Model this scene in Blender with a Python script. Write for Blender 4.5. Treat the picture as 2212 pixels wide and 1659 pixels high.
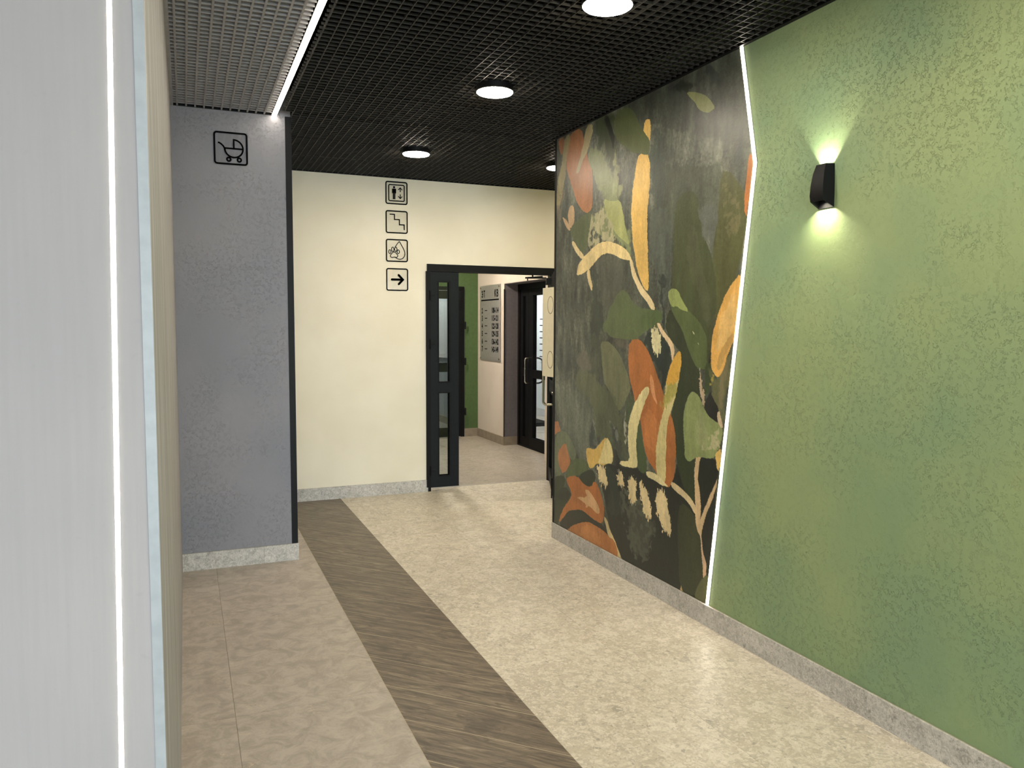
import bpy, bmesh, math, random
import numpy as np
from mathutils import Vector, Matrix
random.seed(7)
S = bpy.context.scene
C = S.collection
for o in list(bpy.data.objects): bpy.data.objects.remove(o)

# ------------------------------------------------------------------ camera (frame 2212 x 1659)
FPX, YAW, PITCH, ROLL, CAMZ = 1690.19, .3954, -.0734, .0038, 1.55
cy, sy, cp, sp = math.cos(YAW), math.sin(YAW), math.cos(PITCH), math.sin(PITCH)
FW = Vector((sy*cp, cy*cp, sp)); RT = Vector((cy, -sy, 0)); UP = RT.cross(FW)
RT, UP = math.cos(ROLL)*RT + math.sin(ROLL)*UP, -math.sin(ROLL)*RT + math.cos(ROLL)*UP
cam = bpy.data.cameras.new('camera'); co = bpy.data.objects.new('camera', cam); C.objects.link(co)
co.matrix_world = Matrix(((RT.x, UP.x, -FW.x, 0), (RT.y, UP.y, -FW.y, 0), (RT.z, UP.z, -FW.z, CAMZ), (0, 0, 0, 1)))
cam.sensor_fit = 'HORIZONTAL'; cam.sensor_width = 36; cam.lens = FPX/2212*36
cam.clip_start = .02; cam.clip_end = 100
S.camera = co

# ------------------------------------------------------------------ world, exposure
EXPOSURE = 2.0
S.view_settings.view_transform = 'Standard'; S.view_settings.look = 'None'
S.view_settings.exposure = EXPOSURE; S.view_settings.gamma = 1; S.view_settings.use_curve_mapping = False
W = bpy.data.worlds.new('overcast_sky'); S.world = W; W.use_nodes = True
bg = W.node_tree.nodes['Background']
bg.inputs[0].default_value = (.86, .91, 1.0, 1); bg.inputs[1].default_value = 7.5
LAMP_E, LED_E = 37.5, 7.0
LAMP_COL = (1.0, .88, .71); LED_COL = (1.0, .89, .74)

# ------------------------------------------------------------------ helpers
def s2l(c):
    c = c/255.0
    return c/12.92 if c <= .04045 else ((c+.055)/1.055)**2.4
def rgb(r, g, b): return (s2l(r), s2l(g), s2l(b), 1)

class G:
    """tiny node builder"""
    def __init__(s, name):
        s.m = bpy.data.materials.new(name); s.m.use_nodes = True; s.t = s.m.node_tree
        s.b = s.t.nodes['Principled BSDF']; s.out = s.t.nodes['Material Output']
    def n(s, typ, **kw):
        x = s.t.nodes.new(typ)
        for k, v in kw.items():
            if k[0] == 'i' and k[1:].isdigit(): s.set(x.inputs[int(k[1:])], v)
            else: setattr(x, k, v)
        return x
    def set(s, inp, v):
        if isinstance(v, bpy.types.NodeSocket): s.t.links.new(v, inp)
        else: inp.default_value = v
    def math(s, op, a, b=0.0, c=None, clamp=False):
        x = s.n('ShaderNodeMath', operation=op, use_clamp=clamp); s.set(x.inputs[0], a); s.set(x.inputs[1], b)
        if c is not None: s.set(x.inputs[2], c)
        return x.outputs[0]
    def vmath(s, op, a, b=(0, 0, 0)):
        x = s.n('ShaderNodeVectorMath', operation=op); s.set(x.inputs[0], a)
        if op == 'SCALE': s.set(x.inputs['Scale'], b)
        else: s.set(x.inputs[1], b)
        return x.outputs[0]
    def mix(s, f, a, b, typ='MIX'):
        x = s.n('ShaderNodeMix', data_type='RGBA', blend_type=typ); s.set(x.inputs[0], f); s.set(x.inputs[6], a); s.set(x.inputs[7], b)
        return x.outputs[2]
    def noise(s, v, scale, detail=2.0, rough=.5, dist=0.0):
        x = s.n('ShaderNodeTexNoise'); s.set(x.inputs['Vector'], v); x.inputs['Scale'].default_value = scale
        x.inputs['Detail'].default_value = detail; x.inputs['Roughness'].default_value = rough; x.inputs['Distortion'].default_value = dist
        return x
    def ramp(s, f, stops):
        x = s.n('ShaderNodeValToRGB'); s.set(x.inputs[0], f); e = x.color_ramp.elements
        while len(e) < len(stops): e.new(.5)
        for q, (p, c) in zip(e, stops): q.position = p; q.color = c if len(c) == 4 else (*c, 1)
        return x.outputs[0]
    def mr(s, v, a, b, c=0.0, d=1.0):
        x = s.n('ShaderNodeMapRange', interpolation_type='SMOOTHSTEP'); s.set(x.inputs[0], v)
        for i, q in enumerate((a, b, c, d)): x.inputs[i+1].default_value = q
        return x.outputs[0]
    def pos(s): return s.n('ShaderNodeNewGeometry').outputs['Position']
    def rnd(s): return s.n('ShaderNodeObjectInfo').outputs['Random']
    def bump(s, h, strength, dist):
        x = s.n('ShaderNodeBump'); s.set(x.inputs['Height'], h); x.inputs['Strength'].default_value = strength; x.inputs['Distance'].default_value = dist
        s.set(s.b.inputs['Normal'], x.outputs[0])
    def fin(s, col=None, rough=None, metal=None, spec=None):
        if col is not None: s.set(s.b.inputs['Base Color'], col)
        if rough is not None: s.set(s.b.inputs['Roughness'], rough)
        if metal is not None: s.set(s.b.inputs['Metallic'], metal)
        if spec is not None: s.set(s.b.inputs['Specular IOR Level'], spec)
        return s.m

def plain(name, col, rough=.5, metal=0.0, spec=.5, var=.06, scale=30):
    g = G(name); n = g.noise(g.pos(), scale, 3)
    c = g.mix(g.mr(n.outputs[0], .3, .7), tuple(x*(1-var) for x in col[:3])+(1,), tuple(min(1, x*(1+var)) for x in col[:3])+(1,))
    return g.fin(c, rough, metal, spec)
def emis(name, col, strength):
    g = G(name); e = g.n('ShaderNodeEmission'); e.inputs[0].default_value = (*col, 1); e.inputs[1].default_value = strength
    g.t.links.new(e.outputs[0], g.out.inputs[0]); return g.m

# ------------------------------------------------------------------ materials
def plaster(name, col, amt=1.0, col2=None):
    g = G(name); p = g.pos()
    patch = g.mr(g.noise(p, 2.2, 4, .6).outputs[0], .40, .60)
    w = g.noise(p, 70, 2.5, .5, 1.3).outputs[0]
    worm = g.math('SUBTRACT', 1.0, g.mr(g.math('ABSOLUTE', g.math('SUBTRACT', w, .5)), .004, .034))
    gate = g.mr(g.noise(p, 42, 2).outputs[0], .47, .56)
    worm = g.math('MULTIPLY', worm, g.math('MULTIPLY', gate, g.math('ADD', .12, patch)))
    soft = g.noise(p, 55, 4, .6).outputs[0]
    trowel = g.noise(p, 9, 3, .5, .6).outputs[0]
    h = g.math('ADD', g.math('MULTIPLY', worm, -1.1*amt), g.math('ADD', g.math('MULTIPLY', soft, .35), g.math('MULTIPLY', trowel, .9)))
    c2 = col2 or tuple(x*.86 for x in col[:3])+(1,)
    c = g.mix(g.mr(g.noise(p, 1.3, 3).outputs[0], .3, .7), c2, col)
    c = g.mix(g.math('MULTIPLY', worm, .14*amt), c, tuple(x*.45 for x in col[:3])+(1,))
    g.bump(h, .7, .006)
    return g.fin(c, .62, 0, .35)
M_green = plaster('green_plaster', rgb(146, 162, 114), 1.0, rgb(124, 149, 113))
M_pier = plaster('lavender_grey_plaster', rgb(140, 138, 143), .35, rgb(129, 130, 137))
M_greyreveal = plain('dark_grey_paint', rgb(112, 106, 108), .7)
def canvas(name, c1, c2, sc=1.0):
    g = G(name); p = g.pos()
    a = g.noise(g.vmath('MULTIPLY', p, (1, 1, 6)), 60*sc, 2).outputs[0]; b = g.noise(g.vmath('MULTIPLY', p, (5, 5, 1)), 60*sc, 2).outputs[0]
    g.bump(g.math('ADD', a, b), .25, .002)
    return g.fin(g.mix(g.mr(g.noise(p, 2, 3).outputs[0], .3, .7), c1, c2), .75, 0, .25)
M_cream = canvas('cream_textured_wallpaper', rgb(226, 218, 196), rgb(233, 226, 206))
M_pale = canvas('pale_beige_wallpaper', rgb(206, 194, 178), rgb(214, 203, 188))
M_beyond = canvas('white_wall_paint', rgb(222, 228, 226), rgb(230, 235, 232))
M_greywall = canvas('grey_wall_paint', rgb(172, 172, 174), rgb(182, 182, 184))
def near_face():
    g = G('pale_grey_panel'); p = g.pos()
    v = g.noise(g.vmath('MULTIPLY', p, (26, 26, 1)), 3.5, 4, .6).outputs[0]
    c = g.mix(g.mr(g.noise(p, 1.6, 2).outputs[0], .3, .7), rgb(163, 157, 155), rgb(170, 163, 160))
    c = g.mix(g.mr(v, .35, .7, 0, .22), c, rgb(154, 150, 146))
    sp_ = g.mr(g.noise(p, 55, 1).outputs[0], .70, .80)
    c = g.mix(g.math('MULTIPLY', sp_, .08), c, rgb(130, 130, 130))
    return g.fin(c, .6, 0, .3)
M_near = near_face()
def woodside():
    g = G('bleached_wood_grain_laminate'); p = g.pos()
    a = g.noise(g.vmath('MULTIPLY', p, (1, 5.5, .35)), 5, 5, .65, .4).outputs[0]
    b = g.noise(g.vmath('MULTIPLY', p, (1, 30, .8)), 6, 3, .6).outputs[0]
    c = g.mix(g.mr(a, .35, .68), rgb(142, 141, 140), rgb(178, 177, 177))
    c = g.mix(g.mr(b, .45, .75, 0, .5), c, rgb(126, 123, 114))
    g.bump(b, .3, .002)
    return g.fin(c, .65, 0, .3)
M_woodside = woodside()

def terrazzo(name, base, base2, light, dark, darkest, rough=.43, k=1.0):
    g = G(name)
    off = g.vmath('SCALE', (3.7, 9.1, 5.3), g.math('MULTIPLY', g.rnd(), 9.0))
    p = g.vmath('ADD', g.pos(), off)
    nz = g.noise(p, 9, 4, .6)
    d = g.vmath('SCALE', g.vmath('SUBTRACT', nz.outputs[1], (.5, .5, .5)), .06)
    q = g.vmath('ADD', p, d)
    c = g.mix(g.mr(nz.outputs[0], .35, .65), base, base2)
    lows = g.mr(g.noise(p, 1.7, 3).outputs[0], .35, .65)
    c = g.mix(g.math('MULTIPLY', lows, .35), c, dark)
    for sc, th, e0, amt in ((11*k, .62, .04, .42), (24*k, .5, .05, .42), (50*k, .42, .07, .5), (105*k, .45, .08, .5)):
        v = g.n('ShaderNodeTexVoronoi', feature='F1'); g.set(v.inputs['Vector'], q); v.inputs['Scale'].default_value = sc
        e = g.n('ShaderNodeTexVoronoi', feature='DISTANCE_TO_EDGE'); g.set(e.inputs['Vector'], q); e.inputs['Scale'].default_value = sc
        s = g.n('ShaderNodeSeparateColor'); g.set(s.inputs[0], v.outputs['Color'])
        m = g.math('MULTIPLY', g.math('GREATER_THAN', s.outputs[0], th), g.mr(e.outputs[0], e0, e0+.03))
        cc = g.ramp(s.outputs[1], [(0, light), (.42, light), (.55, base2), (.75, dark), (.965, dark), (.985, darkest)])
        c = g.mix(g.math('MULTIPLY', m, amt), c, cc)
    f = g.noise(p, 160, 2).outputs[0]
    c = g.mix(g.mr(f, .5, .72, 0, .4), c, dark)
    g.bump(g.noise(p, 60, 3).outputs[0], .04, .001)
    return g.fin(c, rough, 0, .5)
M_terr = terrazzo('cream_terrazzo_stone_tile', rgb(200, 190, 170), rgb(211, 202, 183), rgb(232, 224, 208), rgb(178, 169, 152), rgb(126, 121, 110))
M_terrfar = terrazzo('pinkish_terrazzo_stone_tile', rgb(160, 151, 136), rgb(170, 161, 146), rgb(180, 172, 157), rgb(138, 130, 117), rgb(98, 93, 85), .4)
M_skirt = terrazzo('grey_terrazzo_skirting', rgb(178, 174, 166), rgb(192, 188, 180), rgb(210, 206, 196), rgb(148, 143, 134), rgb(96, 92, 86), .45, 1.6)
M_skirtfar = plain('brown_grey_skirting', rgb(142, 130, 112), .5, var=.12, scale=14)
def left_tile():
    g = G('beige_travertine_look_tile')
    p = g.vmath('ADD', g.pos(), g.vmath('SCALE', (3.7, 9.1, 5.3), g.math('MULTIPLY', g.rnd(), 9.0)))
    a = g.noise(p, 4, 5, .6, .5).outputs[0]
    c = g.mix(g.mr(g.noise(p, 11, 5, .68, .8).outputs[0], .34, .66), rgb(162, 152, 140), rgb(187, 178, 166))
    r = g.noise(g.vmath('MULTIPLY', p, (1, 2.4, 1)), 6.5, 4, .6, 1.2).outputs[0]
    ridge = g.math('SUBTRACT', 1.0, g.mr(g.math('ABSOLUTE', g.math('SUBTRACT', r, .5)), .0, .012))
    ridge = g.math('MULTIPLY', ridge, g.mr(g.noise(p, 9, 2).outputs[0], .55, .66))
    c = g.mix(g.math('MULTIPLY', ridge, .75), c, rgb(212, 198, 174))
    c = g.mix(g.mr(g.noise(p, 90, 3).outputs[0], .5, .8, 0, .3), c, rgb(146, 132, 116))
    g.bump(a, .05, .001)
    return g.fin(c, .45, 0, .45)
M_ltile = left_tile()
def wood():
    g = G('dark_wood_look_plank')
    p = g.vmath('ADD', g.pos(), g.vmath('SCALE', (3.7, 9.1, 5.3), g.math('MULTIPLY', g.rnd(), 9.0)))
    mp = g.n('ShaderNodeMapping'); g.set(mp.inputs[0], p); mp.inputs['Rotation'].default_value = (0, 0, math.radians(45))
    v = mp.outputs[0]                                   # x runs along the plank
    a = g.noise(g.vmath('MULTIPLY', v, (1, 9, 1)), 4.5, 6, .68, .9).outputs[0]
    b = g.noise(g.vmath('MULTIPLY', v, (1, 22, 1)), 9, 4, .7, .3).outputs[0]
    k = g.noise(g.vmath('MULTIPLY', v, (1, 2.2, 1)), 5, 4, .6, 2).outputs[0]
    c = g.ramp(a, [(.30, rgb(74, 64, 54)), (.44, rgb(106, 95, 81)), (.58, rgb(136, 123, 105)), (.74, rgb(168, 154, 133))])
    c = g.mix(g.mr(b, .48, .68, 0, .75), c, rgb(74, 64, 54))
    c = g.mix(g.mr(k, .50, .66, 0, .6), c, rgb(78, 68, 58))
    c = g.mix(g.math('MULTIPLY', g.rnd(), .25), c, rgb(92, 82, 72))
    g.bump(b, .12, .001)
    return g.fin(c, .42, 0, .45)
M_wood = wood()
M_grout = plain('light_grout', rgb(168, 158, 138), .8)
M_grout2 = plain('brown_grout', rgb(158, 144, 126), .8)
M_black = plain('matte_black_metal', rgb(13, 13, 14), .5, 0, .18, .05)
M_dark = plain('anthracite_aluminium', rgb(24, 28, 30), .5, 0, .15, .05)
M_gridblk = plain('black_ceiling_grid_metal', rgb(50, 49, 46), .5, 0, .15)
M_gridgry = plain('grey_ceiling_grid_metal', rgb(158, 156, 157), .55, 0, .4)
M_voidblk = plain('black_ceiling_void', rgb(3, 3, 3), .95, 0, .05)
M_voidgry = plain('grey_ceiling_void', rgb(62, 60, 61), .9, 0, .1)
M_white = plain('white_paint', rgb(228, 226, 220), .6)
M_chrome = plain('brushed_steel', rgb(196, 190, 176), .25, 1.0)
M_alu = plain('satin_aluminium_plate', rgb(186, 182, 174), .38, .55)
M_ink = plain('black_print', rgb(5, 5, 5), .8, 0, .04)
M_cab = plain('cream_powder_coat', rgb(232, 222, 190), .5, var=.02)
M_line = plain('knockout_groove', rgb(96, 86, 62), .7)
M_mail = plain('white_mailbox_enamel', rgb(236, 238, 236), .4)
M_trim = plain('pale_blue_grey_edge_profile', rgb(160, 163, 164), .45)
M_lamp = emis('lamp_diffuser', LAMP_COL, LAMP_E)
M_led = emis('led_diffuser', LED_COL, LED_E)
M_lens = emis('sconce_led', (1, .95, .8), 6)
def glass(name, tint=(.86, .9, .9)):
    g = G(name); t = g.t
    tr = g.n('ShaderNodeBsdfTransparent'); tr.inputs[0].default_value = (*tint, 1)
    gl = g.n('ShaderNodeBsdfGlossy'); gl.inputs['Roughness'].default_value = .02; gl.inputs[0].default_value = (1, 1, 1, 1)
    fr = g.n('ShaderNodeFresnel'); bf = g.n('ShaderNodeNewGeometry').outputs['Backfacing']; g.set(fr.inputs[0], g.math('ADD', 1.5, g.math('MULTIPLY', bf, 1/1.5-1.5)))
    mx = g.n('ShaderNodeMixShader'); t.links.new(fr.outputs[0], mx.inputs[0]); t.links.new(tr.outputs[0], mx.inputs[1]); t.links.new(gl.outputs[0], mx.inputs[2])
    t.links.new(mx.outputs[0], g.out.inputs[0]); return g.m
M_glass = glass('clear_glass'); M_tint = glass('smoked_glass', (.74, .76, .76)); M_acr = glass('clear_acrylic', (.97, .97, .97))

# ------------------------------------------------------------------ mesh helpers
def link(name, me, mat, parent=None):
    o = bpy.data.objects.new(name, me); C.objects.link(o)
    if mat is not None and me is not None and not me.materials: me.materials.append(mat)
    if parent is not None: o.parent = parent
    return o
def tag(o, label=None, cat=None, group=None, kind=None):
    if label: o['label'] = label
    if cat: o['category'] = cat
    if group: o['group'] = group
    if kind: o['kind'] = kind
    return o
def empty(name, loc=(0, 0, 0), parent=None):
    o = bpy.data.objects.new(name, None); C.objects.link(o); o.location = loc; o.empty_display_size = .1
    if parent: o.parent = parent
    return o
class MB:
    """collects shapes into one mesh; origin can be shifted so that child meshes stay in the parent's space"""
    def __init__(s): s.v = []; s.f = []
    def poly(s, verts, faces):
        b = len(s.v); s.v += [tuple(q) for q in verts]; s.f += [tuple(i+b for i in f) for f in faces]; return s
    def box(s, a, b):
        x0, y0, z0 = (min(a[i], b[i]) for i in range(3)); x1, y1, z1 = (max(a[i], b[i]) for i in range(3))
        return s.poly([(x0, y0, z0), (x1, y0, z0), (x1, y1, z0), (x0, y1, z0), (x0, y0, z1), (x1, y0, z1), (x1, y1, z1), (x0, y1, z1)],
                      [(0, 3, 2, 1), (4, 5, 6, 7), (0, 1, 5, 4), (1, 2, 6, 5), (2, 3, 7, 6), (3, 0, 4, 7)])
    def prism(s, pts, fn, d0, d1):
        """pts 2D ccw; fn(u, v, d) -> xyz"""
        n = len(pts)
        return s.poly([fn(u, v, d0) for u, v in pts]+[fn(u, v, d1) for u, v in pts],
                      [tuple(range(n))[::-1], tuple(range(n, 2*n))]+[(i, (i+1) % n, n+(i+1) % n, n+i) for i in range(n)])
    def tube(s, path, r, n=10):
        path = [Vector(p) for p in path]; rings = []; up = None
        for i, p in enumerate(path):
            t = (path[min(i+1, len(path)-1)]-path[max(i-1, 0)]).normalized()
            if up is None: up = t.orthogonal().normalized()
            up = (up-t*up.dot(t)).normalized(); w = t.cross(up)
            rings.append([p+(up*math.cos(2*math.pi*k/n)+w*math.sin(2*math.pi*k/n))*r for k in range(n)])
        vs = [q for rg in rings for q in rg]; fs = []
        for i in range(len(path)-1):
            for k in range(n): fs.append((i*n+k, i*n+(k+1) % n, (i+1)*n+(k+1) % n, (i+1)*n+k))
        fs.append(tuple(range(n))[::-1]); fs.append(tuple(range((len(path)-1)*n, len(path)*n)))
        return s.poly(vs, fs)
    def lathe(s, prof, c, n=40):
        """prof list of (r,z)"""
        vs = []; fs = []
        for r, z in prof:
            for k in range(n): vs.append((c[0]+r*math.cos(2*math.pi*k/n), c[1]+r*math.sin(2*math.pi*k/n), c[2]+z))
        for i in range(len(prof)-1):
            for k in range(n): fs.append((i*n+k, i*n+(k+1) % n, (i+1)*n+(k+1) % n, (i+1)*n+k))
        fs.append(tuple(range(n))[::-1]); fs.append(tuple(range((len(prof)-1)*n, len(prof)*n)))
        return s.poly(vs, fs)
    def stroke(s, pts, w, fn, d0, d1, closed=False, cap=0):
        """flat thick polyline in 2D"""
        P = [Vector(p) for p in pts]; n = len(P); L = []; R_ = []
        for i in range(n):
            a = P[(i-1) % n] if (closed or i > 0) else None; b = P[(i+1) % n] if (closed or i < n-1) else None
            t0 = (P[i]-a).normalized() if a is not None else (b-P[i]).normalized()
            t1 = (b-P[i]).normalized() if b is not None else t0
            m = (t0+t1); m = m.normalized() if m.length > 1e-6 else t0
            nn = Vector((-m.y, m.x)); k = max(.5, nn.dot(Vector((-t0.y, t0.x))))
            L.append(P[i]+nn*(w/2/k)); R_.append(P[i]-nn*(w/2/k))
        for i in range(n if closed else n-1):
            j = (i+1) % n
            s.prism([tuple(R_[i]), tuple(R_[j]), tuple(L[j]), tuple(L[i])], fn, d0, d1)
        if cap and not closed:
            for q in (P[0], P[-1]): s.prism([(q.x+w/2*math.cos(a), q.y+w/2*math.sin(a)) for a in [2*math.pi*k/14 for k in range(14)]], fn, d0, d1)
        return s
    def mesh(s, name, smooth=False):
        me = bpy.data.meshes.new(name); me.from_pydata([tuple(v) for v in s.v], [], s.f); me.update()
        bm = bmesh.new(); bm.from_mesh(me); bmesh.ops.recalc_face_normals(bm, faces=bm.faces); bm.to_mesh(me); bm.free()
        if smooth:
            me.shade_smooth()
            try: me.set_sharp_from_angle(angle=math.radians(35))
            except Exception: pass
        return me
    def build(s, name, mat, parent=None, smooth=False): return link(name, s.mesh(name, smooth), mat, parent)
def box(name, a, b, mat, parent=None): return MB().box(a, b).build(name, mat, parent)
def struct(name, a, b, mat, parent=None):
    o = box(name, a, b, mat, parent); 
    if parent is None: o['kind'] = 'structure'
    return o
def bevel(o, w, seg=2):
    m = o.modifiers.new('bevel', 'BEVEL'); m.width = w; m.segments = seg; m.limit_method = 'ANGLE'; return o
def clip(poly, a, b, c):
    """keep a*x+b*y<=c"""
    out = []
    for i in range(len(poly)):
        p, q = poly[i], poly[(i+1) % len(poly)]; dp = a*p[0]+b*p[1]-c; dq = a*q[0]+b*q[1]-c
        if dp <= 0: out.append(p)
        if (dp < 0 < dq) or (dq < 0 < dp):
            t = dp/(dp-dq); out.append((p[0]+t*(q[0]-p[0]), p[1]+t*(q[1]-p[1])))
    return out
def rect(x0, y0, x1, y1): return [(x0, y0), (x1, y0), (x1, y1), (x0, y1)]
def clip_rect(poly, x0, y0, x1, y1):
    for a, b, c in ((-1, 0, -x0), (1, 0, x1), (0, -1, -y0), (0, 1, y1)):
        poly = clip(poly, a, b, c)
        if len(poly) < 3: return []
    return poly
def shrink(poly, d):
    cx = sum(p[0] for p in poly)/len(poly); cy_ = sum(p[1] for p in poly)/len(poly)
    out = poly
    for i in range(len(poly)):
        p, q = poly[i], poly[(i+1) % len(poly)]; nx, ny = q[1]-p[1], p[0]-q[0]; l = math.hypot(nx, ny)
        if l < 1e-9: continue
        nx /= l; ny /= l; out = clip(out, nx, ny, nx*p[0]+ny*p[1]-d)
        if len(out) < 3: return []
    return out
def area(p): return abs(sum(p[i][0]*p[(i+1) % len(p)][1]-p[(i+1) % len(p)][0]*p[i][1] for i in range(len(p))))/2
def tile(name, poly, mat, parent, gap=.0012, z0=-.008, lip=.0004):
    p = shrink(poly, gap)
    if len(p) < 3 or area(p) < 2e-4: return None
    t = shrink(p, lip)
    if len(t) != len(p): t = p
    n = len(p)
    vs = [(x, y, z0) for x, y in p]+[(x, y, -.0006) for x, y in p]+[(x, y, 0.0) for x, y in t]
    fs = [tuple(range(n))[::-1], tuple(range(2*n, 3*n))]
    for k in (0, n): fs += [(k+i, k+(i+1) % n, k+n+(i+1) % n, k+n+i) for i in range(n)]
    return MB().poly(vs, fs).build(name, mat, parent)

# ------------------------------------------------------------------ layout (metres)
RX = 2.473; FY = 7.01; PY = 5.26; H = 2.877; PX = .655; LX = -.05; EY = 5.13; BB = .112; NY = 1.5; BY = -6.0
SX1, SX2 = .762, 1.2555           # wood strip

# ---- floor
floor = struct('floor', (-2.6, BY-.2, -.12), (6.4, 15.2, -.0035), M_grout); floor['label'] = 'tiled floor in beige, dark wood look and cream terrazzo zones'
z1 = box('grout_bed', (-2.6, BY, -.0034), (SX1, FY, -.002), M_grout2, floor)
for i in range(-5, 2):
    for j in range(-9, 4):
        x0 = .148+.6*i; y0 = 3.19+1.21*j
        if i > 0: continue
        p = clip_rect(rect(x0, y0, SX1 if i == 0 else x0+.6, y0+1.21), -2.6, BY, SX1, FY)
        if not p: continue
        cxx = sum(q[0] for q in p)/len(p); cyy = sum(q[1] for q in p)/len(p)
        if y0 >= NY and x0+.6 <= LX: continue
        if y0 >= PY+.05 and x0 < -.1: continue
        tile('floor_tile', p, M_ltile, floor, .0006)
box('grout_bed', (SX1, BY, -.0034), (SX2, FY, -.0001), plain('pale_joint_filler', rgb(196, 182, 156), .8), floor)
pw = .3193                                            # plank pitch measured along y (45 degree planks)
for k in range(-24, 30):
    c0 = 4.96+pw*(k-14); 
    p = rect(SX1, BY, SX2, FY); p = clip(p, -1, -1, -c0); 
    if len(p) < 3: continue
    p = clip(p, 1, 1, c0+pw)
    if len(p) < 3: continue
    tile('floor_plank', p, M_wood, floor, .0011)
for i in range(0, 7):
    for j in range(-9, 4):
        x0 = 1.2555+.6*i; y0 = 3.17+1.2*j
        for (a, b, c, d) in ((SX2, BY, RX, 7.12), (RX, EY, 4.6, 7.12)):
            p = clip_rect(rect(x0, y0, x0+.6, y0+1.2), a, b, c, d)
            if p and area(p) > 1e-3: tile('terrazzo_tile', p, M_terr, floor, .0004)
for i in range(0, 8):
    for j in range(0, 7):
        x0 = 1.2555+.6*i; y0 = 7.15+1.2*j
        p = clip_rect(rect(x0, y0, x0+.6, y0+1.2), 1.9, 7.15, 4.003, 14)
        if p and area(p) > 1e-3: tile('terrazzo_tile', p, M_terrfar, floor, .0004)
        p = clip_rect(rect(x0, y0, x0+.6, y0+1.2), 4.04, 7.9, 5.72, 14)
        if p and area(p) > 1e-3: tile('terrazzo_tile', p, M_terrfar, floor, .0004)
box('threshold_strip', (2.07, 7.12, -.004), (3.36, 7.15, .002), M_alu, floor)

# ---- walls
wr = struct('wall_right', (RX, BY, 0), (4.6, EY, 3.2), M_green); wr['label'] = 'olive green textured plaster wall on the right'
# far wall around the doorway opening
DX0, DX1, DH = 2.07, 3.375, 2.122
wf = MB(); wf.box((-.3, FY, 0), (DX0, FY+.16, 3.2)); wf.box((DX1, FY, 0), (4.9, FY+.16, 3.2)); wf.box((DX0, FY, DH), (DX1, FY+.16, 3.2))
wf = wf.build('wall_far', M_cream); tag(wf, 'cream wall at the end of the hall, with the doorway', kind='structure')
wp = struct('wall_pier', (LX, PY, 0), (PX, FY, 3.2), M_pier); wp['label'] = 'lavender grey plaster pier with the pram sign'
wl = struct('wall_left', (-2.6, NY+.003, 0), (LX, FY, 3.2), M_woodside); wl['label'] = 'wall on the left clad in bleached wood grain'
wn = struct('wall_near', (-2.6, NY-.03, 0), (LX-.0165, NY, 3.2), M_near); wn['label'] = 'pale grey wall face nearest the camera, on the left'
struct('wall_side', (-2.8, BY, 0), (-2.6, NY+.3, 3.2), M_near)
struct('wall_corridor', (4.6, EY-.3, 0), (4.8, FY, 3.2), M_cream)
wb = MB(); wb.box((-2.8, BY-.15, 0), (-2.1, BY, 3.2)); wb.box((2.3, BY-.15, 0), (4.6, BY, 3.2)); wb.box((-2.1, BY-.15, 2.5), (2.3, BY, 3.2))
wb = wb.build('wall_back', M_near); wb['kind'] = 'structure'
# glazed entrance behind the camera: frame and panes
win = MB()
for x in (-2.1, -1.0, .1, 1.2, 2.25): win.box((x, BY-.1, 0), (x+.05, BY-.04, 2.5))
win.box((-2.1, BY-.1, 2.45), (2.3, BY-.04, 2.5)); win.box((-2.1, BY-.1, 0), (2.3, BY-.04, .06))
win = win.build('window_1', M_dark); win['kind'] = 'structure'; win['label'] = 'glazed entrance screen with dark frame behind the camera'
for x in (-2.05, -.95, .15, 1.25): box('pane', (x, BY-.072, .06), (x+1.05 if x < 1 else 2.25, BY-.066, 2.45), M_glass, win)
ground = struct('ground', (-8, BY-9, -.15), (10, BY-.2, -.02), plain('pale_paving', rgb(150, 150, 148), .9))
# portal so that the sky through the entrance is sampled well
pl = bpy.data.lights.new('entrance_portal', 'AREA'); pl.shape = 'RECTANGLE'; pl.size = 4.4; pl.size_y = 2.5; pl.cycles.is_portal = True
po = bpy.data.objects.new('entrance_portal', pl); C.objects.link(po); po.location = (.1, BY-.16, 1.25); po.rotation_euler = (math.radians(90), 0, 0)

# vestibule beyond the doorway
VX, VY = 3.813, 10.39
wvr = MB(); wvr.box((VX, 9.41, 0), (4.003, VY+.12, 3.2)); wvr.box((VX, 8.15, 2.10), (4.003, 9.41, 3.2)); wvr.box((VX, 7.17, 0), (4.003, 8.15, 3.2))
wvr = wvr.build('wall_vestibule_right', M_pale); tag(wvr, 'pale beige vestibule wall that carries the flat number plaque', kind='structure')
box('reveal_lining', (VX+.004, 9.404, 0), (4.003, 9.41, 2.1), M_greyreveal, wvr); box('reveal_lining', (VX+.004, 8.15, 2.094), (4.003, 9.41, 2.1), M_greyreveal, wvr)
wvb = MB(); wvb.box((3.60, VY, 0), (VX, VY+.12, 3.2)); wvb.box((1.9, VY, 0), (2.55, VY+.12, 3.2)); wvb.box((2.55, VY, 2.1), (3.60, VY+.12, 3.2))
wvb = wvb.build('wall_vestibule_back', plain('dark_green_paint', rgb(72, 96, 52), .7)); tag(wvb, 'dark green wall at the back of the vestibule', kind='structure')
struct('wall_vestibule_left', (1.78, 7.17, 0), (1.9, 14.2, 3.2), M_greywall)
struct('wall_stair_back', (1.9, 14.0, 0), (3.9, 14.2, 3.2), M_greywall)
struct('wall_stair_right', (VX, VY+.12, 0), (4.0, 14.0, 3.2), M_greywall)
struct('wall_lobby_right', (5.70, 7.8, 0), (5.85, 14.2, 3.2), M_beyond)
struct('wall_lobby_back', (4.0, 14.0, 0), (5.7, 14.2, 3.2), M_beyond)
struct('wall_lobby_front', (4.0, 7.7, 0), (5.85, 7.8, 3.2), M_beyond)
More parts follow.
